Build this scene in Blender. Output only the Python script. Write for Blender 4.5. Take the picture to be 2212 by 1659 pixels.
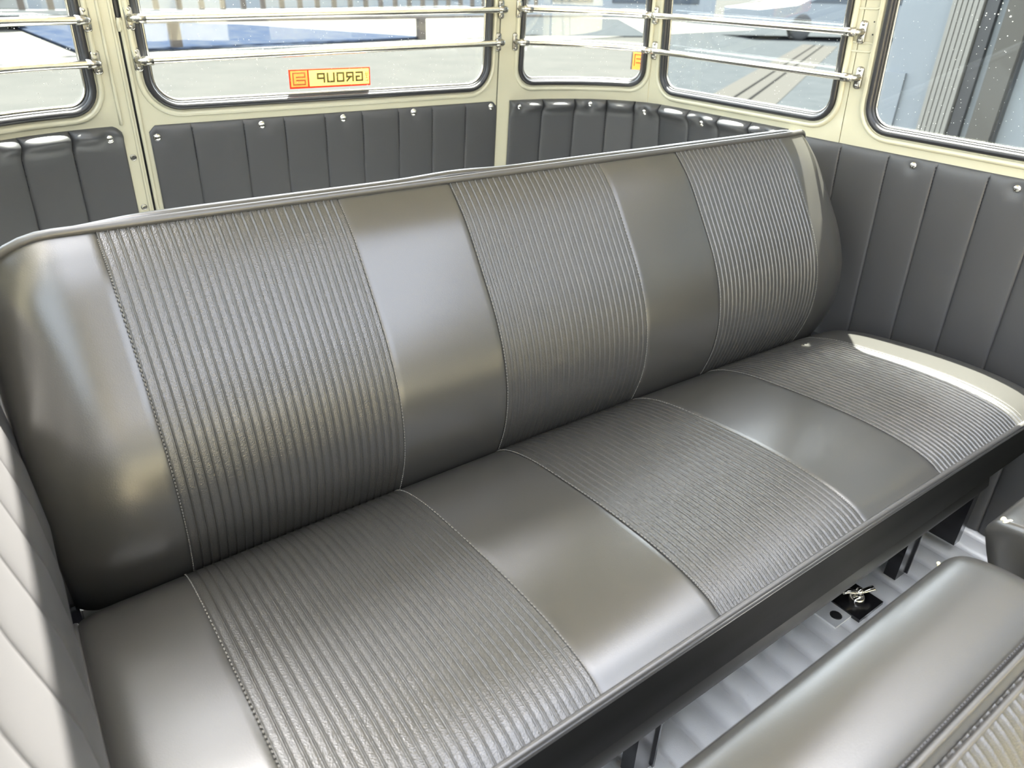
import bpy, bmesh, math, random
import numpy as np
from mathutils import Vector, Matrix
from mathutils.geometry import delaunay_2d_cdt

for o in list(bpy.data.objects): bpy.data.objects.remove(o)
scn = bpy.context.scene
COL = scn.collection
R = math.radians
random.seed(7)

# ------------------------------------------------------------------ camera
YAW, PIT, ROL = R(36.75), R(-29.18), R(2.047)
fw = Vector((math.sin(YAW)*math.cos(PIT), math.cos(YAW)*math.cos(PIT), math.sin(PIT)))
rt0 = Vector((math.cos(YAW), -math.sin(YAW), 0)); up0 = rt0.cross(fw)
rt = rt0*math.cos(ROL) + up0*math.sin(ROL); up = -rt0*math.sin(ROL) + up0*math.cos(ROL)
cd = bpy.data.cameras.new('camera'); cam = bpy.data.objects.new('camera', cd); COL.objects.link(cam)
M = Matrix.Identity(4)
for i in range(3): M[i][0] = rt[i]; M[i][1] = up[i]; M[i][2] = -fw[i]
M[0][3], M[1][3], M[2][3] = 0.0434, -0.7422, 0.6473
cam.matrix_world = M
cd.sensor_width = 36; cd.lens = 1559.4*36/2212; cd.clip_start = 0.02; cd.clip_end = 400
cd.dof.use_dof = True; cd.dof.focus_distance = 1.1; cd.dof.aperture_fstop = 7.0
scn.camera = cam

# ------------------------------------------------------------------ sky, sun, exposure
w = bpy.data.worlds.new('sky'); scn.world = w; w.use_nodes = True
nt = w.node_tree; nt.nodes.clear()
sky = nt.nodes.new('ShaderNodeTexSky'); sky.sky_type = 'NISHITA'; sky.sun_disc = False
sky.sun_elevation = R(66); sky.sun_rotation = R(38); sky.air_density = 1.0; sky.dust_density = 2.5
bg = nt.nodes.new('ShaderNodeBackground'); bg.inputs[1].default_value = 1.35
hs = nt.nodes.new('ShaderNodeHueSaturation'); hs.inputs['Saturation'].default_value = 0.3
wo = nt.nodes.new('ShaderNodeOutputWorld')
nt.links.new(sky.outputs[0], hs.inputs['Color']); nt.links.new(hs.outputs[0], bg.inputs[0]); nt.links.new(bg.outputs[0], wo.inputs[0])
sd = bpy.data.lights.new('sun', 'SUN'); sd.energy = 60.0; sd.angle = R(0.6); sd.color = (1, .95, .86)
sun = bpy.data.objects.new('sun', sd); COL.objects.link(sun)
sun.rotation_euler = Vector((-.29, -.31, -1)).to_track_quat('-Z', 'Y').to_euler()
vs = scn.view_settings
vs.view_transform = 'Standard'; vs.look = 'None'; vs.gamma = 1.0; vs.use_curve_mapping = False
vs.exposure = 0.84

# ------------------------------------------------------------------ materials
def mat(name, col, rough=.5, metal=0, spec=.5, bump=None, var=None, coat=0, sheen=0, emis=None):
    m = bpy.data.materials.new(name); m.use_nodes = True
    n = m.node_tree; b = n.nodes['Principled BSDF']
    b.inputs['Base Color'].default_value = (*col, 1); b.inputs['Roughness'].default_value = rough
    b.inputs['Metallic'].default_value = metal; b.inputs['Specular IOR Level'].default_value = spec
    b.inputs['Coat Weight'].default_value = coat; b.inputs['Coat Roughness'].default_value = .15
    tc = n.nodes.new('ShaderNodeTexCoord')
    if sheen: b.inputs['Sheen Weight'].default_value = sheen; b.inputs['Sheen Roughness'].default_value = .5
    if var:                                   # (scale, second colour, low, high)
        t = n.nodes.new('ShaderNodeTexNoise'); t.inputs['Scale'].default_value = var[0]; t.inputs['Detail'].default_value = 8
        r = n.nodes.new('ShaderNodeValToRGB')
        r.color_ramp.elements[0].color = (*col, 1); r.color_ramp.elements[1].color = (*var[1], 1)
        r.color_ramp.elements[0].position = var[2]; r.color_ramp.elements[1].position = var[3]
        n.links.new(tc.outputs['Object'], t.inputs['Vector']); n.links.new(t.outputs[0], r.inputs[0]); n.links.new(r.outputs[0], b.inputs['Base Color'])
    if bump:                                  # (scale, strength, kind)
        if bump[2] == 'vor':
            t = n.nodes.new('ShaderNodeTexVoronoi'); t.inputs['Scale'].default_value = bump[0]
        else:
            t = n.nodes.new('ShaderNodeTexNoise'); t.inputs['Scale'].default_value = bump[0]; t.inputs['Detail'].default_value = 3
        k = n.nodes.new('ShaderNodeBump'); k.inputs['Strength'].default_value = bump[1]; k.inputs['Distance'].default_value = .001
        n.links.new(tc.outputs['Object'], t.inputs['Vector']); n.links.new(t.outputs[0], k.inputs['Height']); n.links.new(k.outputs[0], b.inputs['Normal'])
    return m

VINYL = mat('black_vinyl', (.031, .0297, .0265), .28, spec=.95, bump=(900, .10, 'noise'))
VRIB = mat('ribbed_vinyl', (.031, .0297, .0265), .28, spec=.95, bump=(700, .30, 'vor'))
VPANEL = mat('panel_vinyl', (.046, .046, .047), .47, spec=.6, bump=(800, .15, 'noise'))
VSKIRT = mat('skirt_vinyl', (.012, .012, .011), .6, spec=.02, bump=(800, .15, 'noise'))
BOARDM = mat('board_vinyl', (.014, .0135, .012), .5, spec=.08)
DRAINS = mat('slot_black', (.006, .006, .006), .9, spec=0)
LOGOR = mat('brown_red_ink', (.45, .13, .04), .7)
BOUNCEM = mat('beige_bounce', (.55, .47, .31), .9, spec=.1)  # for the unseen mat that bounces warm light upward
PIPE = mat('piping_vinyl', (.05, .048, .045), .34, spec=.7)
THREAD = mat('stitch_thread', (.13, .125, .11), .7)
CREAM = mat('cream_paint', (.45, .43, .315), .28, spec=.5, coat=.3)
CHROME = mat('polished_metal', (.82, .80, .74), .13, metal=1)
STEEL = mat('dull_steel', (.40, .385, .35), .26, metal=1)
RUBBER = mat('black_rubber', (.018, .018, .02), .38, spec=.5)
FLOORM = mat('silver_floor_paint', (.78, .80, .82), .33, metal=.25, spec=.5, var=(9, (.40, .30, .22), .66, .74), bump=(500, .3, 'noise'))
LINER = mat('roof_lining', (.82, .78, .67), .7)
BLACKP = mat('black_enamel', (.012, .012, .014), .2, spec=.6)
FOAM = mat('yellow_foam', (.75, .66, .40), .9)
ASPH = mat('grey_asphalt', (.0225, .023, .022), .9, spec=0, var=(1.5, (.026, .026, .0247), .3, .7))
CONC = mat('pale_concrete', (.062, .061, .056), .9, spec=0, var=(.8, (.08, .078, .068), .35, .7))
BLUEG = mat('blue_grey_ground', (.0095, .0135, .023), .9, spec=0, var=(2.5, (.018, .021, .027), .40, .70))
DARKG = mat('dark_and_shaded_asphalt', (.0155, .0175, .019), .85, spec=0, var=(3, (.019, .021, .0225), .3, .7))  # the yard's shade is put into this dark tone; the bay shares it
BROWN = mat('brown_fence_paint', (.045, .033, .023), .6)
WHITEP = mat('white_paint', (.14, .14, .13), .5)
SLATE = mat('slate_wall_paint', (.118, .132, .146), .6, var=(2, (.128, .142, .156), .3, .7))
TAUPE = mat('taupe_metal', (.055, .052, .046), .6, spec=.2)
RIBB = mat('ribbed_beige_plastic', (.13, .125, .112), .55)
DRAIN = mat('drain_concrete', (.023, .0225, .021), .9, spec=0)
REDP = mat('red_print', (.75, .06, .03), .5)
YELP = mat('cream_yellow_print', (.85, .66, .28), .5)
OLIVEP = mat('olive_print', (.20, .15, .04), .6)
ORANGEP = mat('orange_print', (.85, .34, .10), .5)
DBLUE = mat('dark_window', (.02, .03, .045), .15, spec=.6)
REDL = mat('red_lens', (.45, .05, .05), .3)
TYRE = mat('tyre_rubber', (.03, .03, .03), .8)

def film(name, col):          # printed film that lets daylight through
    m = bpy.data.materials.new(name); m.use_nodes = True; n = m.node_tree; n.nodes.clear()
    o = n.nodes.new('ShaderNodeOutputMaterial'); d = n.nodes.new('ShaderNodeBsdfDiffuse'); t = n.nodes.new('ShaderNodeBsdfTranslucent'); x = n.nodes.new('ShaderNodeMixShader')
    d.inputs[0].default_value = (*col, 1); t.inputs[0].default_value = (*[c*.95 for c in col], 1); x.inputs[0].default_value = .5
    n.links.new(d.outputs[0], x.inputs[1]); n.links.new(t.outputs[0], x.inputs[2]); n.links.new(x.outputs[0], o.inputs[0]); return m
REDP = film('red_print', (.80, .09, .05)); YELP = film('cream_yellow_print', (.80, .64, .30)); ORANGEP = film('orange_print', (.78, .40, .16)); OLIVEP = mat('olive_ink', (.11, .09, .025), .7)
def glass_mat():
    m = bpy.data.materials.new('window_glass'); m.use_nodes = True
    n = m.node_tree; n.nodes.clear()
    o = n.nodes.new('ShaderNodeOutputMaterial'); tr = n.nodes.new('ShaderNodeBsdfTransparent'); gl = n.nodes.new('ShaderNodeBsdfGlossy')
    tr.inputs[0].default_value = (.90, .93, .92, 1); gl.inputs['Roughness'].default_value = .02
    lw = n.nodes.new('ShaderNodeLayerWeight'); lw.inputs[0].default_value = .5
    pw = n.nodes.new('ShaderNodeMath'); pw.operation = 'POWER'; pw.inputs[1].default_value = 5
    fr = n.nodes.new('ShaderNodeMath'); fr.operation = 'MULTIPLY_ADD'; fr.inputs[1].default_value = .95; fr.inputs[2].default_value = .04
    n.links.new(lw.outputs['Facing'], pw.inputs[0]); n.links.new(pw.outputs[0], fr.inputs[0])
    mx = n.nodes.new('ShaderNodeMixShader')
    n.links.new(fr.outputs[0], mx.inputs[0]); n.links.new(tr.outputs[0], mx.inputs[1]); n.links.new(gl.outputs[0], mx.inputs[2])
    # dust specks stuck on the pane
    tc = n.nodes.new('ShaderNodeTexCoord'); v = n.nodes.new('ShaderNodeTexVoronoi'); v.inputs['Scale'].default_value = 110
    nz = n.nodes.new('ShaderNodeTexNoise'); nz.inputs['Scale'].default_value = 9
    sub = n.nodes.new('ShaderNodeMath'); sub.operation = 'MULTIPLY_ADD'; sub.inputs[1].default_value = .28; sub.inputs[2].default_value = -.075
    lt = n.nodes.new('ShaderNodeMath'); lt.operation = 'LESS_THAN'
    df = n.nodes.new('ShaderNodeBsdfDiffuse'); df.inputs[0].default_value = (.6, .6, .58, 1)
    m2 = n.nodes.new('ShaderNodeMixShader')
    n.links.new(tc.outputs['Object'], v.inputs['Vector']); n.links.new(tc.outputs['Object'], nz.inputs['Vector'])
    n.links.new(nz.outputs[0], sub.inputs[0]); n.links.new(v.outputs['Distance'], lt.inputs[0]); n.links.new(sub.outputs[0], lt.inputs[1])
    n.links.new(lt.outputs[0], m2.inputs[0]); n.links.new(mx.outputs[0], m2.inputs[1]); n.links.new(df.outputs[0], m2.inputs[2])
    n.links.new(m2.outputs[0], o.inputs[0])
    return m
GLASS = glass_mat()

# ------------------------------------------------------------------ helpers
def tag(o, label=None, cat=None, group=None, kind=None):
    if label: o['label'] = label
    if cat: o['category'] = cat
    if group: o['group'] = group
    if kind: o['kind'] = kind
    return o
def empty(name, loc=(0, 0, 0)):
    o = bpy.data.objects.new(name, None); COL.objects.link(o); o.location = loc; o.empty_display_size = .05
    return o
def mesh_obj(name, verts, faces, m, parent=None, smooth=True):
    me = bpy.data.meshes.new(name); me.from_pydata([tuple(v) for v in verts], [], faces); me.update()
    me.materials.append(m)
    if smooth:
        me.polygons.foreach_set('use_smooth', [True]*len(me.polygons))
    o = bpy.data.objects.new(name, me); COL.objects.link(o)
    if parent is not None:
        o.parent = parent; put(o, parent)
    return o
def world_loc(o):
    v = Vector((0, 0, 0))
    while o is not None: v += o.location; o = o.parent
    return v
def put(o, parent):                 # meshes are written in world coordinates; parents carry no rotation
    o.location = -world_loc(parent)
class MB:
    def __init__(s): s.v = []; s.f = []
    def add(s, v, f):
        n = len(s.v); s.v += [tuple(q) for q in v]; s.f += [tuple(i+n for i in q) for q in f]
    def box(s, x0, x1, y0, y1, z0, z1):
        s.add([(x0,y0,z0),(x1,y0,z0),(x1,y1,z0),(x0,y1,z0),(x0,y0,z1),(x1,y0,z1),(x1,y1,z1),(x0,y1,z1)],
              [(0,3,2,1),(4,5,6,7),(0,1,5,4),(1,2,6,5),(2,3,7,6),(3,0,4,7)])
    def bar(s, a, b, wd, h, upv=(0,0,1)):
        a = Vector(a); b = Vector(b); d = (b-a).normalized(); u = Vector(upv); r = d.cross(u).normalized(); u = r.cross(d)
        v = []
        for p in (a, b):
            for i, j in ((-1,-1),(1,-1),(1,1),(-1,1)): v.append(p + r*i*wd/2 + u*j*h/2)
        s.add(v, [(0,1,2,3),(7,6,5,4),(0,4,5,1),(1,5,6,2),(2,6,7,3),(3,7,4,0)])
    def tube(s, pts, r, seg=10, closed=False, cap=True, flat=1.0, flatdir=None):
        pts = [Vector(p) for p in pts]; n = len(pts); rings = []
        ref = None
        for i, p in enumerate(pts):
            a = pts[(i-1) % n] if (closed or i > 0) else pts[i]; b = pts[(i+1) % n] if (closed or i < n-1) else pts[i]
            d = (b-a).normalized()
            if ref is None:
                ref = Vector((0,0,1)) if abs(d.z) < .9 else Vector((1,0,0))
            if flatdir is not None: ref = Vector(flatdir[i])
            x = d.cross(ref)
            x = x.normalized() if x.length > 1e-6 else Vector((1,0,0)); y = x.cross(d).normalized(); ref = y
            rr = r[i] if isinstance(r, (list, tuple)) else r
            rings.append([p + x*rr*math.cos(2*math.pi*k/seg) + y*rr*flat*math.sin(2*math.pi*k/seg) for k in range(seg)])
        v = [q for g in rings for q in g]; f = []
        m = n if closed else n-1
        for i in range(m):
            for k in range(seg):
                a = i*seg+k; b = i*seg+(k+1) % seg; c = ((i+1) % n)*seg+(k+1) % seg; d2 = ((i+1) % n)*seg+k
                f.append((a, b, c, d2))
        if cap and not closed:
            f.append(tuple(range(seg-1, -1, -1))); f.append(tuple((n-1)*seg+k for k in range(seg)))
        s.add(v, f)
    def grid(s, P):                      # P[i][j] points
        a = len(P); b = len(P[0]); f = []
        for i in range(a-1):
            for j in range(b-1): f.append((i*b+j, (i+1)*b+j, (i+1)*b+j+1, i*b+j+1))
        s.add([q for r_ in P for q in r_], f)
    def disc(s, c, n, r, h, seg=12, dome=0.0):      # a short cylinder standing on c along n, with a domed head
        c = Vector(c); n = Vector(n).normalized(); t = Vector((0,0,1)) if abs(n.z) < .9 else Vector((1,0,0))
        x = n.cross(t).normalized(); y = n.cross(x)
        prof = [(r, 0), (r, h*.6), (r*.8, h*.9 + dome*.4), (r*.45, h + dome*.8)]
        v = []
        for rr, hh in prof:
            v += [c + n*hh + (x*math.cos(2*math.pi*k/seg) + y*math.sin(2*math.pi*k/seg))*rr for k in range(seg)]
        v.append(c + n*(h + dome)); f = []
        for i in range(len(prof)-1):
            for k in range(seg): f.append((i*seg+k, i*seg+(k+1) % seg, (i+1)*seg+(k+1) % seg, (i+1)*seg+k))
        top = len(v)-1; i = len(prof)-1
        for k in range(seg): f.append((i*seg+k, i*seg+(k+1) % seg, top))
        s.add(v, f)
    def build(s, name, m, parent=None, smooth=True):
        return mesh_obj(name, s.v, s.f, m, parent, smooth)
def fixn(o):
    bm = bmesh.new(); bm.from_mesh(o.data); bmesh.ops.recalc_face_normals(bm, faces=bm.faces); bm.to_mesh(o.data); bm.free(); return o
def sharp(o, ang=35):
    me = o.data
    try: me.set_sharp_from_angle(angle=R(ang))
    except Exception: pass
    return o
def interp(x, xs, ys): return float(np.interp(x, xs, ys))
def spline(pts, n):                     # Catmull-Rom through points, n samples
    P = [np.array(p, float) for p in pts]; P = [2*P[0]-P[1]] + P + [2*P[-1]-P[-2]]
    out = []; k = len(P)-3
    for i in range(n):
        u = i/(n-1)*k; j = min(int(u), k-1); t = u-j
        a, b, c, d = P[j:j+4]
        out.append(.5*((2*b) + (-a+c)*t + (2*a-5*b+4*c-d)*t*t + (-a+3*b-3*c+d)*t**3))
    return out
def sm(x): x = max(0, min(1, x)); return x*x*(3-2*x)

# ------------------------------------------------------------------ the body shell: plan path round the rear of the van
YH, XR, XA, YA = .86, 1.53, 1.17, .62
_t = np.linspace(0, math.pi/2, 400); _x = XA+(XR-XA)*np.sin(_t); _y = YA+(YH-YA)*np.cos(_t)
_s = np.concatenate([[0], np.cumsum(np.hypot(np.diff(_x), np.diff(_y)))]); AL = float(_s[-1]); S0 = XA-.75
def plan(s):
    sg = 1 if s >= 0 else -1; a = abs(s)
    if a <= S0: x, y, nx, ny = .75+a, YH, 0, -1
    elif a <= S0+AL:
        t = interp(a-S0, _s, _t); x = XA+(XR-XA)*math.sin(t); y = YA+(YH-YA)*math.cos(t)
        tx, ty = (XR-XA)*math.cos(t), -(YH-YA)*math.sin(t); l = math.hypot(tx, ty); nx, ny = ty/l, -tx/l
    else: x, y, nx, ny = XR, YA-(a-S0-AL), -1, 0
    if sg < 0: x = 1.5-x; nx = -nx
    return x, y, nx, ny
def lean(s):
    k = min(1, max(0, (abs(s)-S0)/AL)); return .05+.04*k
def S(s, z, off=0.):
    x, y, nx, ny = plan(s); o = lean(s)*(z-.37)+off
    return Vector((x+nx*o, y+ny*o, z))
def N(s):
    _, _, nx, ny = plan(s); return Vector((nx, ny, lean(s)*-0+.0))
def rrect(s0, s1, z0, z1, r, n=8):
    out = []
    for cx, cz, a0 in ((s1-r, z0+r, -90), (s1-r, z1-r, 0), (s0+r, z1-r, 90), (s0+r, z0+r, 180)):
        for k in range(n+1):
            a = R(a0+90*k/n); out.append((cx+r*math.cos(a), cz+r*math.sin(a)))
    return out
def dense(loop, step=.03):
    out = []
    for i, p in enumerate(loop):
        q = loop[(i+1) % len(loop)]; d = math.hypot(q[0]-p[0], q[1]-p[1]); k = max(1, int(d/step))
        for j in range(k): out.append((p[0]+(q[0]-p[0])*j/k, p[1]+(q[1]-p[1])*j/k))
    return out
def inside(p, loop):
    c = False; j = len(loop)-1
    for i in range(len(loop)):
        a, b = loop[i], loop[j]
        if (a[1] > p[1]) != (b[1] > p[1]) and p[0] < (b[0]-a[0])*(p[1]-a[1])/(b[1]-a[1])+a[0]: c = not c
        j = i
    return c
def sheet(name, outer, holes, m, parent=None, off=0., thick=.012, grid=.06):
    loops = [dense(outer)] + [dense(h) for h in holes]
    V = []; E = []
    for L in loops:
        n = len(V); V += L; E += [(n+i, n+(i+1) % len(L)) for i in range(len(L))]
    ss = [p[0] for p in outer]; zz = [p[1] for p in outer]
    s = min(ss)+grid/2
    while s < max(ss):
        z = min(zz)+grid/2
        while z < max(zz):
            if inside((s, z), loops[0]) and not any(inside((s, z), h) for h in loops[1:]):
                if all(min((s-q[0])**2+(z-q[1])**2 for q in L) > (.012)**2 for L in loops): V.append((s, z))
            z += grid
        s += grid
    r = delaunay_2d_cdt([Vector(p) for p in V], E, [], 0, 1e-6)
    vv = [tuple(p) for p in r[0]]; T = []
    for t in r[2]:
        c = (sum(vv[i][0] for i in t)/3, sum(vv[i][1] for i in t)/3)
        if inside(c, loops[0]) and not any(inside(c, h) for h in loops[1:]): T.append(tuple(t))
    n = len(vv)
    W = [S(p[0], p[1], off) for p in vv] + [S(p[0], p[1], off-thick) for p in vv]
    F = [t for t in T] + [tuple(i+n for i in reversed(t)) for t in T]
    cnt = {}
    for t in T:
        for i in range(3): cnt[(t[i], t[(i+1) % 3])] = 1
    for (a, b) in cnt:
        if (b, a) not in cnt: F.append((b, a, a+n, b+n))
    return sharp(mesh_obj(name, W, F, m, parent, True), 40)
def rect(s0, s1, z0, z1): return [(s0, z0), (s1, z0), (s1, z1), (s0, z1)]
def loop3(loop, off): return [S(p[0], p[1], off) for p in dense(loop, .02)]

ZT = .86
WIN = {  # s0, s1, z0, z1, r
 'rear': (-.402, .380, .410, ZT, .055), 'cr': (.474, .816, .418, ZT, .04), 'cl': (-.816, -.497, .410, ZT, .045),
 'r1': (.868, 1.358, .409, ZT, .045), 'r2': (1.436, 2.02, .405, .70, .05), 'r3': (2.12, 2.70, .405, ZT, .05), 'r4': (2.80, 3.30, .405, ZT, .05),
 'l1': (-1.358, -.868, .409, ZT, .045), 'l2': (-1.88, -1.436, .405, ZT, .05)}
def hole(k): return rrect(*WIN[k])
ZB, ZR = -.36, .96
def st(o, label, cat): return tag(o, label, cat, kind='structure')

# ---- floor: corrugated pressed steel, ridges run front to back
mb = MB(); P = []
pitch = .0575
xs = []
x = -.06
while x < 1.60: xs.append(x); x += pitch/10
for x in xs:
    ph = (x-.02)/pitch % 1.0
    h = .013*math.sqrt(max(0, 1-(2*ph-1)**2))
    P.append([(x, y, ZB-.013+h) for y in (-2.6, -.9, -.4, -.2, .3, .85)])
mb.grid(P)
n0 = len(mb.v)
mb.box(-.06, 1.60, -2.6, .85, ZB-.06, ZB-.018)
floor = st(mb.build('floor', FLOORM), 'corrugated silver painted steel floor under the rear bench', 'floor')

mb = MB(); mb.box(-.03, 1.56, -2.6, -.86, ZB, ZB+.006); mb.build('bounce_mat', BOUNCEM, floor, False)  # unseen pale mat, added to bounce sunlight up to the lining
# ---- tailgate, corner posts, side walls
st(sheet('door_1', rect(-.424, .407, ZB, ZR), [hole('rear')], CREAM), 'cream metal tailgate round the wide rear window', 'tailgate')
st(sheet('wall_rear_right', rect(.411, .832, ZB, ZR), [hole('cr')], CREAM), 'cream metal corner post with curved window right of the tailgate', 'body corner')
st(sheet('wall_rear_left', rect(-.835, -.435, ZB, ZR), [hole('cl')], CREAM), 'cream metal corner post with curved window left of the tailgate', 'body corner')
st(sheet('wall_right', rect(.834, 1.386, ZB, ZR), [hole('r1')], CREAM), 'cream metal side wall behind the bench, right of the corner window', 'side wall')
st(sheet('wall_right_front', rect(1.388, 3.40, ZB, ZR), [hole('r2'), hole('r3'), hole('r4')], CREAM), 'cream metal side wall beside the bench seat, right edge of the photo', 'side wall')
st(sheet('wall_left', rect(-2.02, -.837, ZB, ZR), [hole('l1'), hole('l2')], CREAM), 'cream metal side wall at the left end of the bench', 'side wall')
# rubber seals behind the tailgate gaps
for s0, nm in ((-.4295, 'left'), (.409, 'right')):
    mb = MB(); mb.tube([S(s0, z, -.010) for z in np.linspace(ZB, ZR, 20)], .007, 8)
    st(mb.build('trim_1' if nm == 'left' else 'trim_2', RUBBER), 'black rubber seal in the gap at the %s edge of the tailgate' % nm, 'door seal')
# embossed swages on the right pillar and raised window lips
def lip(k, parent):
    s0, s1, z0, z1, r = WIN[k]; g = .013
    lp = loop3(rrect(s0-g, s1+g, z0-g, z1+g, r+g), .0005)
    mb = MB(); mb.tube(lp, .0055, 8, closed=True); return mb.build('raised_lip', CREAM, parent)
def window(idx, k, label, glass=True):
    s0, s1, z0, z1, r = WIN[k]
    e = st(empty('window_%d' % idx, S((s0+s1)/2, z0)), label, 'window')
    mb = MB(); mb.tube(loop3(rrect(s0+.001, s1-.001, z0+.001, z1-.001, r), .001), .0062, 10, closed=True)
    mb.tube(loop3(rrect(s0+.006, s1-.006, z0+.006, z1-.006, r-.005), -.004), .0045, 8, closed=True)
    mb.build('rubber_gasket', RUBBER, e)
    mb = MB(); mb.tube(loop3(rrect(s0+.0115, s1-.0115, z0+.0115, z1-.0115, r-.009), -.007), .0028, 8, closed=True)
    mb.build('glint_bead', STEEL, e)  # bead stands in for the glint along glass edge and gasket
    lip(k, e)
    sheet('pane', rrect(s0+.004, s1-.004, z0+.004, z1-.004, r), [], GLASS, e, off=-.010, thick=.003, grid=.08)
    return e
window(1, 'rear', 'wide rear tailgate window with a yellow sticker and black gasket')
window(2, 'cr', 'small curved corner window right of the tailgate')
window(3, 'cl', 'small curved corner window at the top left corner of the photo')
window(4, 'r1', 'side window with two rails behind the bench, right of the corner')
window(5, 'r2', 'side window beside the bench at the top right corner of the photo')
window(6, 'r3', 'next side window forward on the right, outside the photo')
window(7, 'r4', 'foremost side window on the right, outside the photo')
window(8, 'l1', 'left side window behind the bench end, outside the photo')
window(9, 'l2', 'left side window beside the bench end, outside the photo')

# ---- roof (lining inside), openings added to let in sun patches and fill light
def roofz(x): u = (x-.75)/.76; return 1.17 - .21*abs(u)**3.2
mb = MB()
def roofpatch(x0, x1, y0, y1):
    xs_ = np.linspace(x0, x1, 12 if x1-x0 > .3 else 4)
    mb.grid([[(x, y, roofz(x)) for y in (y0, y1)] for x in xs_])
    mb.grid([[(x, y, roofz(x)+.03) for y in (y0, y1)] for x in xs_])
roofpatch(.26, 1.32, -.40, .88); roofpatch(1.32, 1.50, -.16, .88); roofpatch(1.50, 1.54, -2.75, .88); roofpatch(1.28, 1.32, -2.75, -.40); roofpatch(.19, 1.54, -2.75, -2.45); roofpatch(-.04, .26, -2.75, -.36); roofpatch(-.04, .26, .34, .50); roofpatch(.20, .27, .50, .88); roofpatch(-.04, .20, .80, .88); roofpatch(-.04, .0, -.36, .80)  # gaps between patches are invented openings that steer sun and sky light
st(mb.build('ceiling', LINER), 'unseen pale roof lining of the van, openings added to shape the light', 'ceiling')
mb = MB()
mb.box(-.05, 1.56, -2.72, -2.66, ZB, .38); mb.box(-.05, .06, -2.72, -2.66, .38, 1.0); mb.box(1.45, 1.56, -2.72, -2.66, .38, 1.0); mb.box(.72, .78, -2.72, -2.66, .38, 1.0); mb.box(-.05, 1.56, -2.72, -2.66, .92, 1.18)
st(mb.build('wall_front', CREAM, smooth=False), 'cream front wall of the van with its windscreen openings', 'front wall')
mb = MB(); mb.box(-.07, -.03, -2.7, -1.75, ZB, .40); mb.box(-.07, -.03, -1.80, -1.72, .40, .98); mb.box(-.07, -.03, -2.7, -.44, .90, .98)
st(mb.build('wall_left_front', CREAM, smooth=False), 'cream left side of the van ahead of the doorway', 'side wall')

# ------------------------------------------------------------------ pleated trim panels
def trim_panel(name, label, seams, zb, zt, screws, notch=(), bulge=.013, topbulge=.0, base=0.):
    e = tag(empty(name, S((seams[0]+seams[-1])/2, zb)), label, 'trim panel')
    so = .011 if topbulge else .0015; dr = .019 if topbulge else .013
    def off(s, z, u):
        w_ = (1-(2*u-1)**2)
        o = .003 + base*sm((zt-z)/.25) + bulge*w_**.30*.75
        d = zt-z
        k = 1-math.exp(-(d/.010))*.9
        o = o*k + topbulge*math.exp(-((d-.013)/.013)**2)*w_**.35
        for (a, b) in screws:
            q = math.hypot(s-a, z-b); o = o - (o-so-.001)*.94*math.exp(-(q/dr)**2)
        return o
    for i in range(len(seams)-1):
        a, b = seams[i], seams[i+1]; nu = 17
        us = [0, .02, .05, .1] + list(np.linspace(.16, .84, 13)) + [.9, .95, .98, 1]
        zs = list(zt - np.array([0, .003, .007, .012, .018, .025, .033, .043, .06, .09, .13, .18, .25, .35, .5, .74]))
        zs = [z for z in zs if z > zb+.01] + [zb]
        P = []
        for u in us:
            s = a+(b-a)*u; row = []
            cut = 0
            if i == 0 and 'l' in notch: cut = max(0, .012-(s-a))
            if i == len(seams)-2 and 'r' in notch: cut = max(cut, max(0, .012-(b-s)))
            row.append(S(s, zt-cut, -.001))
            for z in zs: row.append(S(s, z-cut*math.exp(-(zt-z)/.02), off(s, z, u)))
            P.append(row)
        m2 = MB(); m2.grid(P); fixdir = m2
        m2.build('pleat', VPANEL, e)
    # stitches along each seam near the top
    m2 = MB()
    for s in seams[1:-1]:
        for k in range(14):
            z = zt-.008-k*.0062
            m2.bar(S(s, z, .0045), S(s, z-.0036, .0045), .0012, .0012, N(s))
    m2.build('stitching', RUBBER, e, False)
    for (a, b) in screws:
        m2 = MB(); n = N(a); m2.disc(S(a, b, so), n, .0092, .002, 16, .0005); m2.disc(S(a, b, so+.0015), n, .0068, .003, 14, .002)
        m2.build('cup_screw', CHROME, e)
    return e
trim_panel('tailgate_trim', 'black pleated vinyl panel below the wide rear window', [-.416, -.336, -.233, -.146, -.054, .036, .128, .219, .314, .408], -.3, .379,
           [(-.403, .357), (-.195, .365), (-.011, .366), (.168, .367), (.390, .366)], notch='lr', bulge=.0055)
trim_panel('corner_trim', 'black pleated vinyl panel curving round the right rear corner below its window', [.447, .544, .636, .724, .800, .877, .977, 1.073, 1.165, 1.262], -.3, .379,
           [(.472, .364), (.678, .368), (.831, .358), (1.023, .357), (1.215, .360)], topbulge=.030, bulge=.009)
trim_panel('side_trim', 'black pleated vinyl panel on the right wall beside the bench', [1.30, 1.396, 1.502, 1.598, 1.694, 1.79, 1.885, 1.98, 2.08, 2.18, 2.30], ZB, .371,
           [(1.554, .357), (1.744, .354), (1.93, .354)], bulge=.008)
trim_panel('corner_trim', 'black pleated vinyl panel in the left rear corner, partly in sun', [-1.30, -1.205, -1.11, -1.015, -.92, -.825, -.738, -.648, -.557, -.464], -.3, .383,
           [(-.491, .364), (-.70, .366)], topbulge=.024, bulge=.008, notch='r')
trim_panel('side_trim', 'sunlit pleated vinyl panel on the left wall beside the bench end', [-2.02, -1.93, -1.835, -1.74, -1.645, -1.55, -1.455, -1.36, -1.305], -.33, .375,
           [(-1.50, .358), (-1.88, .358)], bulge=.012, base=.046)

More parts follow.
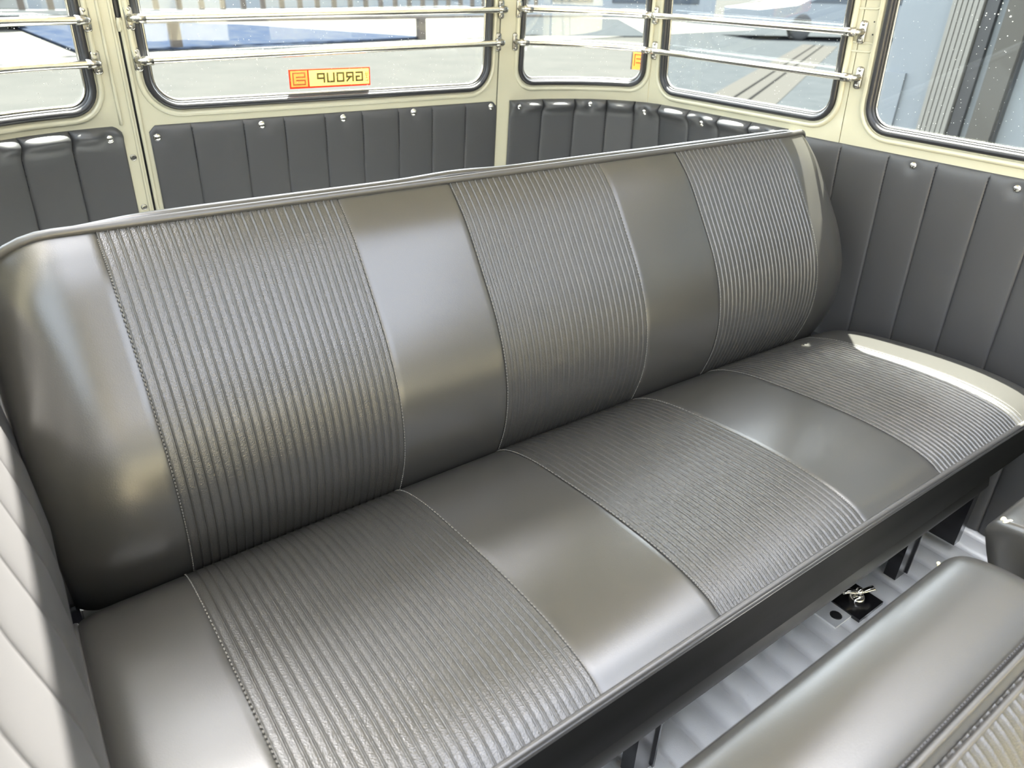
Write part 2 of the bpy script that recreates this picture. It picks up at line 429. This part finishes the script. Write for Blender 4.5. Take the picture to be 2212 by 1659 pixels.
# ------------------------------------------------------------------ rear bench seat
PB = [(.148, .392), (.126, .372), (.100, .343), (.061, .287), (.026, .232), (.003, .180), (-.008, .125), (-.006, .072), (.008, .022), (.030, -.030)]
PS = [(.110, -.060), (.040, -.035), (.022, -.006), (.002, .018), (-.035, .036), (-.090, .049), (-.17, .058), (-.24, .0635), (-.31, .065), (-.365, .061), (-.402, .053), (-.424, .042)]
BX0, BX1 = 0.0, 1.475
SX = [BX0, .118, .404, .580, .867, 1.066, 1.350, BX1]
BXS = [BX0, .130, .414, .584, .868, 1.050, 1.342, BX1]
backp = spline(PB, 56); seatp = spline(PS, 64)
def endround(x, w_, d):
    q = 0
    if x < BX0+w_: q = (BX0+w_-x)/w_
    if x > BX1-w_: q = (x-(BX1-w_))/w_
    return d*(1-math.sqrt(max(0, 1-q*q)))
def back_pt(x, j, off=0.):
    y, z = backp[j]
    y2, z2 = backp[min(j+1, len(backp)-1)]; y1, z1 = backp[max(j-1, 0)]
    t = Vector((0, y2-y1, z2-z1)).normalized(); n = Vector((1, 0, 0)).cross(t)
    if n.y > 0: n = -n
    # rounded top corners in elevation
    zr = z; r = .09 if x < .7 else .055
    q = max(0, (BX0+r-x)/r, (x-(BX1-r))/r); lim = .392 - r*(1-math.sqrt(max(0, 1-q*q)))
    k = 1-(.392-lim)/.42; zr = -.03+(z+.03)*k
    yy = y + endround(x, .10, .040)
    return Vector((x, yy, zr)) + n*off
def seat_pt(x, j, off=0.):
    y, z = seatp[j]
    y2, z2 = seatp[min(j+1, len(seatp)-1)]; y1, z1 = seatp[max(j-1, 0)]
    t = Vector((0, y2-y1, z2-z1)).normalized(); n = Vector((1, 0, 0)).cross(t)
    if n.z < 0: n = -n
    c = 4*x/1.475*(1-x/1.475)
    z = z - .012*(1-c) - (endround(x, .06, .026) if x > .7 else endround(x, .03, .010))
    return Vector((x, y, z)) + n*off
PIT_RIB = .0105
def cols(a, b, ribbed, nr=None):
    if not ribbed:
        out = [a, a+.0015, a+.004] + list(np.linspace(a+.010, b-.010, max(6, int((b-a)/.008)))) + [b-.004, b-.0015, b]
        return [(x, -.0011*(math.exp(-((x-a)/.0022)**2)+math.exp(-((x-b)/.0022)**2))) for x in out]
    n = nr or round((b-a)/PIT_RIB); p = (b-a)/n; out = []
    for i in range(n):
        for u in (0, .07, .13, .19, .26, .40, .60, .80, .90):
            o = .0015*math.exp(-((u-.13)/.055)**2) - .0007*math.exp(-((u-.99)/.06)**2) - .0007*math.exp(-((u+.01)/.06)**2) + .0003*math.sin(math.pi*u)
            out.append((a+(i+u)*p, o))
    out.append((b, -.0007))
    return out
def patch(fn, cs, nj, name, m, parent):
    mb = MB(); mb.grid([[fn(x, j, o) for j in range(nj)] for x, o in cs]); return fixn(mb.build(name, m, parent))
def stitches(fn, x, nj, parent, step=1):
    mb = MB()
    for j in range(2, nj-3):
        for h in (0, .5):
            a = fn(x, j, .0006).lerp(fn(x, j+1, .0006), h+.05); b = fn(x, j, .0006).lerp(fn(x, j+1, .0006), h+.32)
            mb.bar(a, b, .0011, .0010, (0, -.5, .8))
    return mb.build('stitching', THREAD, parent, False)
bench = tag(empty('bench_seat', (.74, -.2, ZB)), 'long black vinyl rear bench seat with three ribbed stripes', 'bench seat')
# backrest body (rear and sides) behind the sewn cover panels
mb = MB(); P = []
for x in np.linspace(BX0, BX1, 90):
    a = [back_pt(x, j) for j in range(0, 56, 3)]
    top = a[0]; row = [p + Vector((0, .004, -.0)) for p in reversed(a)]
    row += [top+Vector((0, .02, .004)), top+Vector((0, .055, -.006)), top+Vector((0, .065, -.03)), Vector((x, .17, .10)), Vector((x, .12, -.03)), row[0]]
    P.append(row)
mb.grid(P)
k = len(P[0]); mb.f.append(tuple(range(k-1))); mb.f.append(tuple(len(P)*k-2-i for i in range(k-1)))
back = fixn(mb.build('backrest', VINYL, bench))
for i in range(7):
    rib = i % 2 == 1
    patch(back_pt, cols(BXS[i], BXS[i+1], rib, 27 if rib else None), 56, 'ribbed_panel' if rib else 'plain_panel', VRIB if rib else VINYL, back)
for x in BXS[1:-1]: stitches(back_pt, x, 56, back)
def back_edge():
    out = [back_pt(BX0, j) + Vector((-.002, 0, 0)) for j in range(54, 1, -2)]
    out += [back_pt(x, 0) + Vector((0, .003, .004)) for x in np.concatenate([BX0+.09*(1-np.cos(np.linspace(0, math.pi/2, 10))), np.linspace(BX0+.11, BX1-.08, 60), BX1-.055*(1-np.cos(np.linspace(math.pi/2, 0, 10)))])]
    out += [back_pt(BX1, j) + Vector((.002, 0, 0)) for j in range(2, 55, 2)]
    return out
mb = MB(); mb.tube(back_edge(), .0052, 10); mb.build('piping', PIPE, back)
mb = MB(); mb.tube([back_pt(x, 0)+Vector((0, .016, .0045+.003*math.exp(-((x-.60)/.06)**2))) for x in np.linspace(.10, 1.42, 60)], [.0085*sm(min((x-.09)/.12, (1.43-x)/.06)+.08) for x in np.linspace(.10, 1.42, 60)], 10, flat=.75); mb.build('top_welt', VINYL, back)
# cushion
mb = MB(); P = []
for x in np.linspace(BX0, BX1, 90):
    a = [seat_pt(x, j) for j in range(0, 64, 3)]
    row = [p+Vector((0, 0, -.004)) for p in a]; fr = a[-1]
    row += [Vector((x, fr.y+.001, fr.z-.006)), Vector((x, -.424, -.02)), Vector((x, -.418, -.075)), Vector((x, -.408, -.095)), Vector((x, .11, -.10)), row[0]]
    P.append(row)
mb.grid(P); k = len(P[0]); mb.f.append(tuple(range(k-1))); mb.f.append(tuple(len(P)*k-2-i for i in range(k-1)))
cush = fixn(mb.build('seat_cushion', VSKIRT, bench))
for i in range(7):
    rib = i % 2 == 1
    patch(seat_pt, cols(SX[i], SX[i+1], rib, 27 if rib else None), 64, 'ribbed_panel' if rib else 'plain_panel', VRIB if rib else VINYL, cush)
for x in SX[1:-1]: stitches(seat_pt, x, 64, cush)
ed = [seat_pt(BX0, j)+Vector((-.003, 0, 0)) for j in range(6, 63, 2)] + [seat_pt(x, 63)+Vector((0, -.003, -.002)) for x in np.linspace(BX0, BX1, 70)] + [seat_pt(BX1, j)+Vector((.003, 0, 0)) for j in range(62, 5, -2)]
mb = MB(); mb.tube(ed, .0042, 8); mb.build('piping', PIPE, cush)
mb = MB(); mb.tube([seat_pt(x, 63)+Vector((0, -.003, -.011)) for x in np.linspace(BX0+.01, BX1-.01, 60)], .0036, 8); mb.build('piping', PIPE, cush)
for xa, xb in ((-.022, .004), (BX1-.004, BX1+.02)):
    mb = MB(); mb.box(xa, xb, -.37, .16, ZB+.02, -.03); mb.build('end_board', BLACKP, bench, False)
# front board and legs
mb = MB()
for xa in [np.linspace(.0, 1.345, 30)]:
    P = []
    for x in xa:
        s_ = .006*math.sin(x*3.3)
        P.append([(x, -.412, -.088), (x, -.414+s_*.3, -.105), (x, -.405, -.135), (x, -.392, -.165), (x, -.385, -.170), (x, -.37, -.165), (x, -.38, -.09), (x, -.412, -.088)])
    mb.grid(P); k = 8; mb.f.append(tuple(range(7))); mb.f.append(tuple(len(P)*k-2-i for i in range(7)))
fixn(sharp(mb.build('front_board', BOARDM, bench)))
for x, y in ((1.315, -.335), (.60, -.335), (.10, -.335), (.10, .03), (1.315, .03)):
    mb = MB(); mb.box(x-.019, x+.019, y-.012, y+.012, ZB, -.098); mb.box(x+.019, x+.023, y-.016, y+.016, ZB, -.098)
    mb.build('leg', BLACKP, bench, False)

# ------------------------------------------------------------------ middle row backrests in front of the bench
def profile_mid():
    # (y, z): rear foot -> rear top edge -> seam -> down the front face
    return [(-.66, -.28), (-.585, -.02), (-.548, .072), (-.541, .094), (-.552, .112), (-.585, .121), (-.615, .122), (-.640, .118), (-.662, .104)], \
           [(-.662, .104), (-.690, .085), (-.735, .035), (-.79, -.05), (-.84, -.16), (-.86, -.28)]
def mid_back(name, x0, x1, label, r=.04, dz=0, ribs=True, ek=.26):
    pa, pb = profile_mid(); pa = spline(pa, 44); pb = spline(pb, 40)
    e = tag(empty(name, ((x0+x1)/2, -.7, ZB)), label, 'seat')
    def sq(x):                              # rounded ends
        q = max(0, (x0+r-x)/r, (x-(x1-r))/r); return 1-math.sqrt(max(0, 1-min(1, q)**2))
    def pt(x, p, o=0.):
        k = sq(x); cy, cz = -.66, -.02
        y, z = p; return Vector((x, y+(cy-y)*k*.18, z+dz+(cz-z)*k*ek+o))
    t = np.linspace(0, 1, 14); ex = list(x0+r*(1-np.cos(t*math.pi/2))); xx = ex + list(np.linspace(x0+r+.02, x1-r-.02, 40)) + [x1-(q-x0) for q in reversed(ex)]
    mb = MB(); P = [[pt(x, p) for p in list(pa)+list(pb)[1:]] for x in xx]; mb.grid(P)
    k = len(P[0]); mb.f.append(tuple(range(k))); mb.f.append(tuple(len(P)*k-1-i for i in range(k)))
    b = fixn(mb.build('backrest', VINYL, e))
    if ribs:
        cs = []
        xa = x0+.03; n = int((x1-x0-.06)/.0125)
        for i in range(n):
            for u in (0, .1, .2, .3, .5, .8): cs.append((xa+(i+u)*.0125, .002+.0016*math.exp(-((u-.15)/.08)**2)))
        mb = MB(); mb.grid([[pt(x, p, o) for p in pb] for x, o in cs]); fixn(mb.build('ribbed_panel', VRIB, b))
        for q in ((-.653, .1125), (-.667, .1035)):
            mb = MB(); mb.tube([pt(x, q, .0015) for x in np.linspace(x0+.01, x1-.01, 60)], .0030, 8); mb.build('piping', PIPE, b)
        mb = MB()
        for i in range(150):
            x = x0+.012+i*(x1-x0-.024)/150; mb.bar(pt(x, (-.648, .1165), .001), pt(x+.0035, (-.648, .1165), .001), .0014, .0012)
        mb.build('stitching', RUBBER, b, False)
    mb = MB(); mb.box(x0+.01, x1-.01, -1.32, -.85, -.24, -.07); o_ = mb.build('seat_cushion', VINYL, e); bv_ = o_.modifiers.new('bevel', 'BEVEL'); bv_.width = .035; bv_.segments = 4
    for xx_ in (x0+.03, x1-.06):
        mb = MB(); mb.box(xx_, xx_+.03, -.74, -.70, ZB, -.1); mb.build('leg', BLACKP, e, False)
    return e, b, pt
mid, midb, mpt = mid_back('middle_seat', .10, .842, 'black vinyl seat back at the lower right corner, nearest the camera', .05)
fold, foldb, fpt = mid_back('folding_seat', .897, 1.45, 'black vinyl folding seat back with worn corner, right edge of the photo', .008, .004, ribs=False, ek=.06)
def crumbs(parent, c, n, r):
    random.seed(int(c[0]*1000)); mb = MB()
    for i in range(n):
        p = Vector(c)+Vector((random.uniform(-1, 1), random.uniform(-1, 1), random.uniform(-.6, .8)))*r*1.3
        q = r*random.uniform(.45, .9); mb.disc(p, (random.uniform(-.5, .5), random.uniform(-.5, .5), 1), q, q*.8, 7, q*.5)
    mb.build('torn_foam', FOAM, parent)
crumbs(foldb, fpt(.905, (-.556, .112)), 9, .0035); crumbs(midb, mpt(.800, (-.541, .094)), 5, .003)

# ------------------------------------------------------------------ guard rails across the windows
def bracket(s, z, parent, side):            # an oval two-screw foot; side = +1/-1 direction of the bar along s
    n = N(s); c = S(s, z, .001)
    t = (S(s+.01, z)-S(s-.01, z)).normalized(); u = n.cross(t).normalized()
    if u.z < 0: u = -u
    mb = MB(); pts = []
    for k in range(24):
        a = 2*math.pi*k/24; cx = math.cos(a); sy = math.sin(a)
        wv = .0078 + .0012*abs(sy)
        pts.append((cx*wv, (.0145 if sy > 0 else -.0145)+sy*.0062))
    ring = [c+t*p[0]+u*p[1] for p in pts]; ring2 = [q+n*.003 for q in ring]; ring3 = [c+(q-c)*.85+n*.0042 for q in ring]
    mb.add(ring+ring2+ring3, [(i, (i+1) % 24, 24+(i+1) % 24, 24+i) for i in range(24)]+[(24+i, 24+(i+1) % 24, 48+(i+1) % 24, 48+i) for i in range(24)]+[tuple(48+i for i in range(24))])
    mb.tube([c+n*.001, c+n*.014, c+n*.020+t*side*.003, c+n*.024+t*side*.009], [.0075, .0062, .0058, .0054], 10)
    mb.tube([c+n*.024+t*side*.004, c+n*.024+t*side*.022],   .0082, 12)
    b = mb.build('bracket', STEEL, parent)
    for d in (-1, 1):
        mb = MB(); mb.disc(c+u*d*.0145+n*.004, n, .0036, .0012, 10, .0008); mb.build('screw', STEEL, b)
    return b
def rail(s0, s1, z0, z1, label, b0=True, b1=True, r=.0068):
    e = tag(empty('guard_rail', S((s0+s1)/2, (z0+z1)/2)), label, 'rail', 'chrome rails across the rear windows')
    n = 40; pts = [S(s0+(s1-s0)*i/n, z0+(z1-z0)*i/n, .0245) for i in range(n+1)]
    mb = MB(); mb.tube(pts, r, 14); mb.build('bar', CHROME, e)
    if b0: bracket(s0, z0, e, 1)
    if b1: bracket(s1, z1, e, -1)
    return e
rail(-.412, .408, .567, .587, 'upper chrome rail across the wide rear window')
rail(-.412, .404, .497, .516, 'lower chrome rail across the wide rear window, above the sticker')
rail(.461, .836, .589, .584, 'upper chrome rail bowed across the right corner window')
rail(.455, .842, .516, .505, 'lower chrome rail bowed across the right corner window')
rail(.842, 1.393, .584, .581, 'upper chrome rail on the right side window behind the bench', b0=False)
rail(.846, 1.404, .505, .500, 'lower chrome rail on the right side window behind the bench', b0=False)
rail(-.90, -.486, .562, .565, 'upper chrome rail on the left corner window')
rail(-.90, -.483, .493, .495, 'lower chrome rail on the left corner window')

# small holes and swages on the right pillar, plugs on the left post
def spot(name, label, s, z, r, m, cat, h=.001):
    mb = MB(); mb.disc(S(s, z, .0002), N(s), r, h, 12, .0003); return mb.build(name, m)
wr = bpy.data.objects['wall_right_front']; wl = bpy.data.objects['wall_rear_left']
def part_of(o, parent): o.parent = parent; put(o, parent); return o
for s, z in ((1.412, .600), (1.422, .601), (1.4135, .578), (1.4235, .579)):
    part_of(spot('drill_hole', '', s, z, .0014, RUBBER, ''), wr)
def swage(s0, s1, z, parent):
    lp = [S(s, zz, .0002) for s, zz in dense(rrect(s0, s1, z-.008, z+.008, .0075, 6), .006)]
    mb = MB(); mb.tube(lp, .0020, 8, closed=True); return mb.build('pressed_swage', CREAM, parent)
w1 = bpy.data.objects['wall_right']
for z in (.555, .630):
    swage(1.366, 1.420, z, wr)
for s, z in ((-.453, .322), (-.452, .223)):
    mb = MB(); lp = [S(s+.0052*math.cos(a), z+.0052*math.sin(a), .0008) for a in np.linspace(0, 2*math.pi, 16, endpoint=False)]
    mb.tube(lp, .0011, 6, closed=True); mb.disc(S(s, z, 0), N(s), .005, .0006, 12, 0); mb.build('plug', STEEL, wl)
# folded edge ridge down the left post
mb = MB(); mb.tube([S(-.466+.004*math.sin(3*z), z, .001) for z in np.linspace(.385, ZR, 16)], .0055, 8, flat=.6); mb.build('post_ridge', CREAM, wl)
mb = MB(); mb.tube([S(-.4415, z, .0005) for z in np.linspace(ZB, ZR, 20)], .0028, 8); mb.build('folded_edge', CREAM, wl)
# prop rod beside the tailgate
e = tag(empty('prop_rod', S(-.4245, .19, .004)), 'thin cream rod standing in the gap left of the tailgate', 'rod')
mb = MB(); mb.tube([S(-.4278, z, .0015) for z in np.linspace(-.05, .56, 12)] + [S(-.4290, .566, .0030), S(-.4310, .566, .004), S(-.4325, .560, .004), S(-.4325, .545, .004)], .0036, 10); mb.build('rod', CREAM, e)
mb = MB(); mb.disc(S(-.4320, .552, .001), N(-.43), .0032, .004, 10, .001); mb.build('pivot', STEEL, e)

# ------------------------------------------------------------------ stickers
def sticker(name, label, s0, s1, z0, z1):      # seen mirrored, through the pane
    e = tag(empty(name, S((s0+s1)/2, z0, -.016)), label, 'sticker')
    def plate(a, b, c, d, m, nm, off):
        n = 8; mb = MB()
        mb.grid([[S(a+(b-a)*i/n, c, off), S(a+(b-a)*i/n, d, off)] for i in range(n+1)])
        mb.grid([[S(a+(b-a)*i/n, d, off-.0004), S(a+(b-a)*i/n, c, off-.0004)] for i in range(n+1)])
        return mb.build(nm, m, e, False)
    return e, plate
e, plate = sticker('window_sticker', 'yellow and red sticker with mirrored lettering on the rear window', -.121, .067, .430, .469)
zo = lambda s: (s+.121)*.02
A0, A1, B0, B1 = -.121, .067, .4305, .469
for q in ((A0, A1, B0, B0+.0035), (A0, A1, B1-.003, B1), (A0, A0+.0035, B0+.0035, B1-.003), (A1-.003, A1, B0+.0035, B1-.003), (A0+.0410, A0+.0445, B0+.0035, B1-.003)):
    plate(*q, REDP, 'red_border', -.0136)
plate(A0+.0445, A1-.003, B0+.0035, B1-.003, YELP, 'name_field', -.0136)
plate(A0+.0035, A0+.0410, B0+.0035, B1-.003, ORANGEP, 'logo_field', -.0136)
def strokes(nm, segs, x0, z0, cw, ch, t, m, mirror=True, rot=False):
    mb = MB()
    for (a, b, c, d) in segs:
        if rot: a, b, c, d = b, a, d, c
        def P_(u, v): return (x0-u*cw if mirror else x0+u*cw), z0+v*ch
        (s1_, z1_), (s2_, z2_) = P_(a, b), P_(c, d)
        p, q = S(s1_, z1_, -.0131), S(s2_, z2_, -.0131); dv = (q-p).normalized()*t*.5
        mb.bar(p-dv, q+dv, t, .0003, (0, -1, 0))
    return mb.build(nm, m, e, False)
LET = {'G': [(1,1,0,1),(0,1,0,0),(0,0,1,0),(1,0,1,.5),(1,.5,.5,.5)], 'R': [(0,0,0,1),(0,1,1,1),(1,1,1,.5),(1,.5,.3,.5),(.4,.5,1,0)],
       'O': [(0,0,0,1),(0,1,1,1),(1,1,1,0),(1,0,0,0)], 'U': [(0,1,0,0),(0,0,1,0),(1,0,1,1)], 'P': [(0,0,0,1),(0,1,1,1),(1,1,1,.45),(1,.45,0,.45)],
       'T': [(0,1,1,1),(.5,1,.5,0)], 'H': [(0,0,0,1),(1,0,1,1),(0,.5,1,.5)], 'E': [(0,0,0,1),(0,1,1,1),(0,.5,.8,.5),(0,0,1,0)]}
x = .0475
for ch in 'GROUP':
    strokes('letter', LET[ch], x, B0+.0115, .0145, .0165, .0038, OLIVEP); x -= .0225
z = B0+.008
for ch in 'THE':       # small word standing on end
    segs = [(1-b, a, 1-d, c) for (a, b, c, d) in LET[ch]]
    strokes('letter', segs, .0608, z, .0055, .0052, .0011, OLIVEP); z += .0078
strokes('logo', [(0,0,0,1),(0,1,1,1),(1,1,1,.68),(1,.68,.28,.68),(1,.34,.28,.34),(1,0,1,.34),(0,0,1,0)], A0+.0065, B0+.008, .031, .0235, .0026, OLIVEP, mirror=False) if False else strokes('logo', [(0,0,0,1),(0,1,1,1),(1,1,1,.64),(1,.64,.28,.64),(1,.36,.28,.36),(1,.36,1,0),(0,0,1,0)], A0+.009, B0+.008, .026, .023, .0026, LOGOR, mirror=False)
e, plate = sticker('window_sticker', 'small orange sticker in the lower corner of the curved right window', .776, .808, .455, .500)
plate(.776, .808, .455, .500, ORANGEP, 'orange_field', -.0140)
plate(.776, .780, .455, .500, WHITEP, 'white_edge', -.0136)
strokes('logo', [(0,0,0,1),(0,1,1,1),(.33,.25,1,.25),(.33,.62,1,.62),(1,0,1,1)], .785, .465, .017, .026, .0028, LOGOR, mirror=False)

# ------------------------------------------------------------------ floor bracket and wing bolt
e = tag(empty('floor_bracket', (1.165, -.335, ZB)), 'black steel floor bracket with a slot under the bench', 'bracket')
mb = MB(); mb.box(1.085, 1.135, -.352, -.305, ZB, ZB+.004); fixn(mb.build('lug', FLOORM, e, False))
mb = MB(); mb.box(1.135, 1.215, -.368, -.300, ZB, ZB+.007); fixn(mb.build('plate', BLACKP, e, False))
mb = MB(); mb.disc((1.112, -.335, ZB+.004), (0, 0, 1), .011, .0008, 14, 0); mb.build('slot', RUBBER, e)
e = tag(empty('wing_bolt', (1.180, -.335, ZB+.006)), 'bright steel wing bolt on the black floor bracket', 'bolt')
c = Vector((1.178, -.335, ZB+.006))
mb = MB(); mb.disc(c, (0, 0, 1), .014, .012, 16, .002); mb.build('collar', CHROME, e)
mb = MB(); mb.disc(c+Vector((0, 0, .012)), (0, 0, 1), .007, .014, 12, .003); mb.build('stem', CHROME, e)
for d in (-1, 1):
    mb = MB(); mb.tube([c+Vector((0, 0, .018)), c+Vector((d*.012, -d*.006, .022)), c+Vector((d*.024, -d*.012, .026)), c+Vector((d*.030, -d*.015, .020))], [.005, .0055, .0065, .004], 10, flat=.7); mb.build('wing', CHROME, e)

# ------------------------------------------------------------------ outside
GZ = -.95
mb = MB(); mb.box(-120, 160, -120, 160, GZ-.2, GZ)
st(mb.build('ground', ASPH, smooth=False), 'pale sunlit tarmac outside the rear windows', 'ground')
def slab(name, pts, m, h, label, cat):
    n = len(pts); v = [(p[0], p[1], GZ) for p in pts]+[(p[0], p[1], GZ+h) for p in pts]
    f = [tuple(range(n-1, -1, -1)), tuple(range(n, 2*n))]+[(i, (i+1) % n, n+(i+1) % n, n+i) for i in range(n)]
    o = mesh_obj(name, v, f, m, None, False); return st(fixn(o), label, cat)
slab('pavement', [(-8, 15.9), (3, 15.6), (8, 16.6), (12.6, 17.9), (30, 22), (34, 70), (-20, 70), (-20, 15.9)], CONC, .03, 'bright concrete pavement beyond the tarmac', 'pavement')
slab('blue_ground', [(2.3, 17.2), (6.4, 17.4), (11.6, 19.6), (10.5, 21.5), (8.2, 25.5), (5.2, 27.0), (1.8, 26.5)], BLUEG, .10, 'blue grey leaf-strewn ground behind the fence posts', 'ground patch')  # patch of ground in a mottled blue grey tone
slab('yard', [(6.0, 4.4), (60, -20), (80, 40), (30, 27), (18.5, 16.4), (13.0, 11.3)], DARKG, .02, 'yard outside the right side windows, its shade painted in as dark grey', 'yard')  # shade of the yard sits in its colour, nothing casts it
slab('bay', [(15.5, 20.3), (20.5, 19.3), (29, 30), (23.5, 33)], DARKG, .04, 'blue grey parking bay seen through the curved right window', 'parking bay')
# fence with posts, beams and balusters
e = tag(empty('fence', (7.8, 18.6, GZ)), 'brown fence with vertical bars outside the rear window', 'fence')
F0 = Vector((4.3, 17.68, 0)); F1 = Vector((11.42, 19.46, 0)); fd = (F1-F0)
for i in range(-1, 2):
    p = F0+fd*i; mb = MB(); mb.box(p.x-.11, p.x+.11, p.y-.1, p.y+.1, GZ, GZ+.57); mb.build('post', BROWN, e, False)
a = F0-fd*1.2; b = F0+fd*1.75
def zz(v, h): return Vector((v.x, v.y, GZ+h))
mb = MB(); mb.bar(zz(a, .605), zz(b, .605), .12, .07); mb.build('beam', BROWN, e, False)
mb = MB(); mb.bar(zz(a, .79), zz(b, .79), .14, .08); mb.build('beam', WHITEP, e, False)
n = 42
for i in range(n):
    p = a+(b-a)*(i+.5)/n; mb = MB(); mb.box(p.x-.055, p.x+.055, p.y-.04, p.y+.04, GZ+.83, GZ+1.9); mb.build('baluster', BROWN, e, False)
mb = MB(); mb.bar(zz(a, 1.94), zz(b, 1.94), .12, .08); mb.build('beam', BROWN, e, False)
# house behind the fence
e = tag(empty('house', (14, 33, GZ)), 'grey house with dark windows far behind the fence', 'building')
mb = MB(); mb.box(2.5, 40, 33, 39, GZ, 4.5); mb.build('wall', SLATE, e, False)
for i in range(8):
    mb = MB(); mb.box(5.5+i*4.3, 8.3+i*4.3, 32.94, 33.02, GZ+.7, GZ+3.0); fo = mb.build('window', DBLUE, e, False)
# white van at the far left
e = tag(empty('parked_van', (1.0, 24.0, GZ)), 'white van parked far off behind the left corner window', 'van')
mb = MB(); mb.box(-2.2, 2.25, 24.0, 28.0, GZ+.45, GZ+2.2); b_ = mb.build('body', WHITEP, e, False)
bv = b_.modifiers.new('bevel', 'BEVEL'); bv.width = .12; bv.segments = 3
for i in range(3):
    mb = MB(); mb.box(-1.9+i*1.25, -.85+i*1.25, 23.95, 24.02, GZ+1.25, GZ+2.0); mb.build('window', DBLUE, e, False)
mb = MB(); mb.box(-1.6, 1.4, 23.93, 24.02, GZ+.80, GZ+.90); mb.build('lamp_strip', REDL, e, False)
mb = MB(); mb.box(1.45, 1.75, 23.93, 24.02, GZ+.80, GZ+.90); mb.build('indicator', YELP, e, False)
mb = MB(); mb.box(-1.9, 2.0, 24.15, 27.5, GZ+.18, GZ+.50); mb.build('underbody', TYRE, e, False)
for x in (-1.7, .95):
    mb = MB(); mb.disc((x, 24.2, GZ+.36), (0, -1, 0), .36, .1, 20, 0); mb.disc((x, 24.2, GZ+.36), (0, 1, 0), .36, .2, 20, 0); mb.build('tyre', TYRE, e)
e = tag(empty('skyblocker', (2, -15, GZ)), 'slate showroom, unseen, added ahead of the van to dim the low sky', 'building')
mb = MB(); mb.box(-16, 18, -18, -14, GZ, 5.0); mb.build('wall', SLATE, e, False)  # added out of view to keep bright low sky off the backrest
for i in range(6):
    mb = MB(); mb.box(-14+i*5.2, -10+i*5.2, -14.02, -13.96, GZ+.3, GZ+3.2); mb.build('window', DBLUE, e, False)
# slate wall with a ribbed door guide beside the van, right
e = tag(empty('garage_wall', (4.1, -2, GZ)), 'slate blue garage wall with ribbed upright strip outside the right window', 'building')
mb = MB(); mb.box(4.0, 4.3, -9, 1.42, GZ, 4.0); mb.build('wall', SLATE, e, False)
mb = MB(); mb.box(3.985, 4.0, 1.30, 1.42, GZ, .30); mb.build('plinth_panel', SLATE, e, False)
for i in range(6):
    mb = MB(); y = 1.155-i*.024; mb.box(3.955, 4.0, y-.019, y, GZ, 4.0); mb.build('guide_rib', RIBB, e, False)
mb = MB(); mb.box(3.97, 4.0, .955, 1.008, GZ, 4.0); mb.build('black_seal', RUBBER, e, False)
mb = MB(); mb.box(3.94, 4.0, .80, .905, GZ, 4.0); mb.build('upright', TAUPE, e, False)
mb = MB(); mb.box(3.96, 4.0, .79, .80, GZ, 4.0); mb.build('black_seal', RUBBER, e, False)
# dark car across the yard and pale drain strip
e = tag(empty('drain_strip', (16, 10.5, GZ)), 'pale concrete drain strip with two dark slots across the yard', 'drain')
a = Vector((8.5, 6.1, GZ+.02)); b = Vector((24, 14.8, GZ+.02))
pr = Vector((-(b-a).y, (b-a).x, 0)).normalized()
for o_, wd, m_, nm in ((0, 1.1, CONC, 'slab'),):
    mb = MB(); mb.bar(a+pr*o_, b+pr*o_, wd, .02); mb.build(nm, DRAIN, e, False)
for o_ in (-.10, .16):
    mb = MB(); mb.bar(a+pr*o_+Vector((0, 0, .006)), b+pr*o_+Vector((0, 0, .006)), .05, .02); mb.build('slot', DRAINS, e, False)
e = tag(empty('parked_car', (26, 21, GZ)), 'dark slate car parked beyond the yard, seen through the right side window', 'car')
mb = MB()
d = Vector((.92, -.39, 0)); q = Vector((.39, .92, 0)); c0 = Vector((24.0, 17.5, GZ))
prof = [(0, .35), (0, .85), (1.0, 1.0), (1.9, 1.55), (3.6, 1.6), (4.6, 1.05), (6.0, .95), (6.1, .35)]
P = [[c0+d*u*1.5+q*wv+Vector((0, 0, h*1.15)) for wv in (0, 2.6)] for u, h in prof]; mb.grid(P)
k = len(prof); mb.f.append(tuple(2*i for i in range(k))); mb.f.append(tuple(2*i+1 for i in reversed(range(k))))
fixn(mb.build('body', SLATE, e, False))
mb = MB(); mb.add([c0+d*u*1.5-q*.02+Vector((0, 0, h*1.15)) for u, h in ((1.3, 1.08), (2.0, 1.48), (3.5, 1.52), (4.3, 1.08))]+[c0+d*u*1.5-q*.0+Vector((0, 0, h*1.15)) for u, h in ((1.3, 1.08), (2.0, 1.48), (3.5, 1.52), (4.3, 1.08))], [(0,1,2,3),(7,6,5,4),(0,4,5,1),(1,5,6,2),(2,6,7,3),(3,7,4,0)]); mb.build('side_window', DBLUE, e, False)
for u in (1.2, 4.9):
    mb = MB(); mb.disc(c0+d*u*1.5+q*.1+Vector((0, 0, .45)), -q, .45, .15, 20, 0); mb.disc(c0+d*u*1.5+q*.1+Vector((0, 0, .45)), q, .45, .2, 20, 0); mb.build('tyre', TYRE, e)
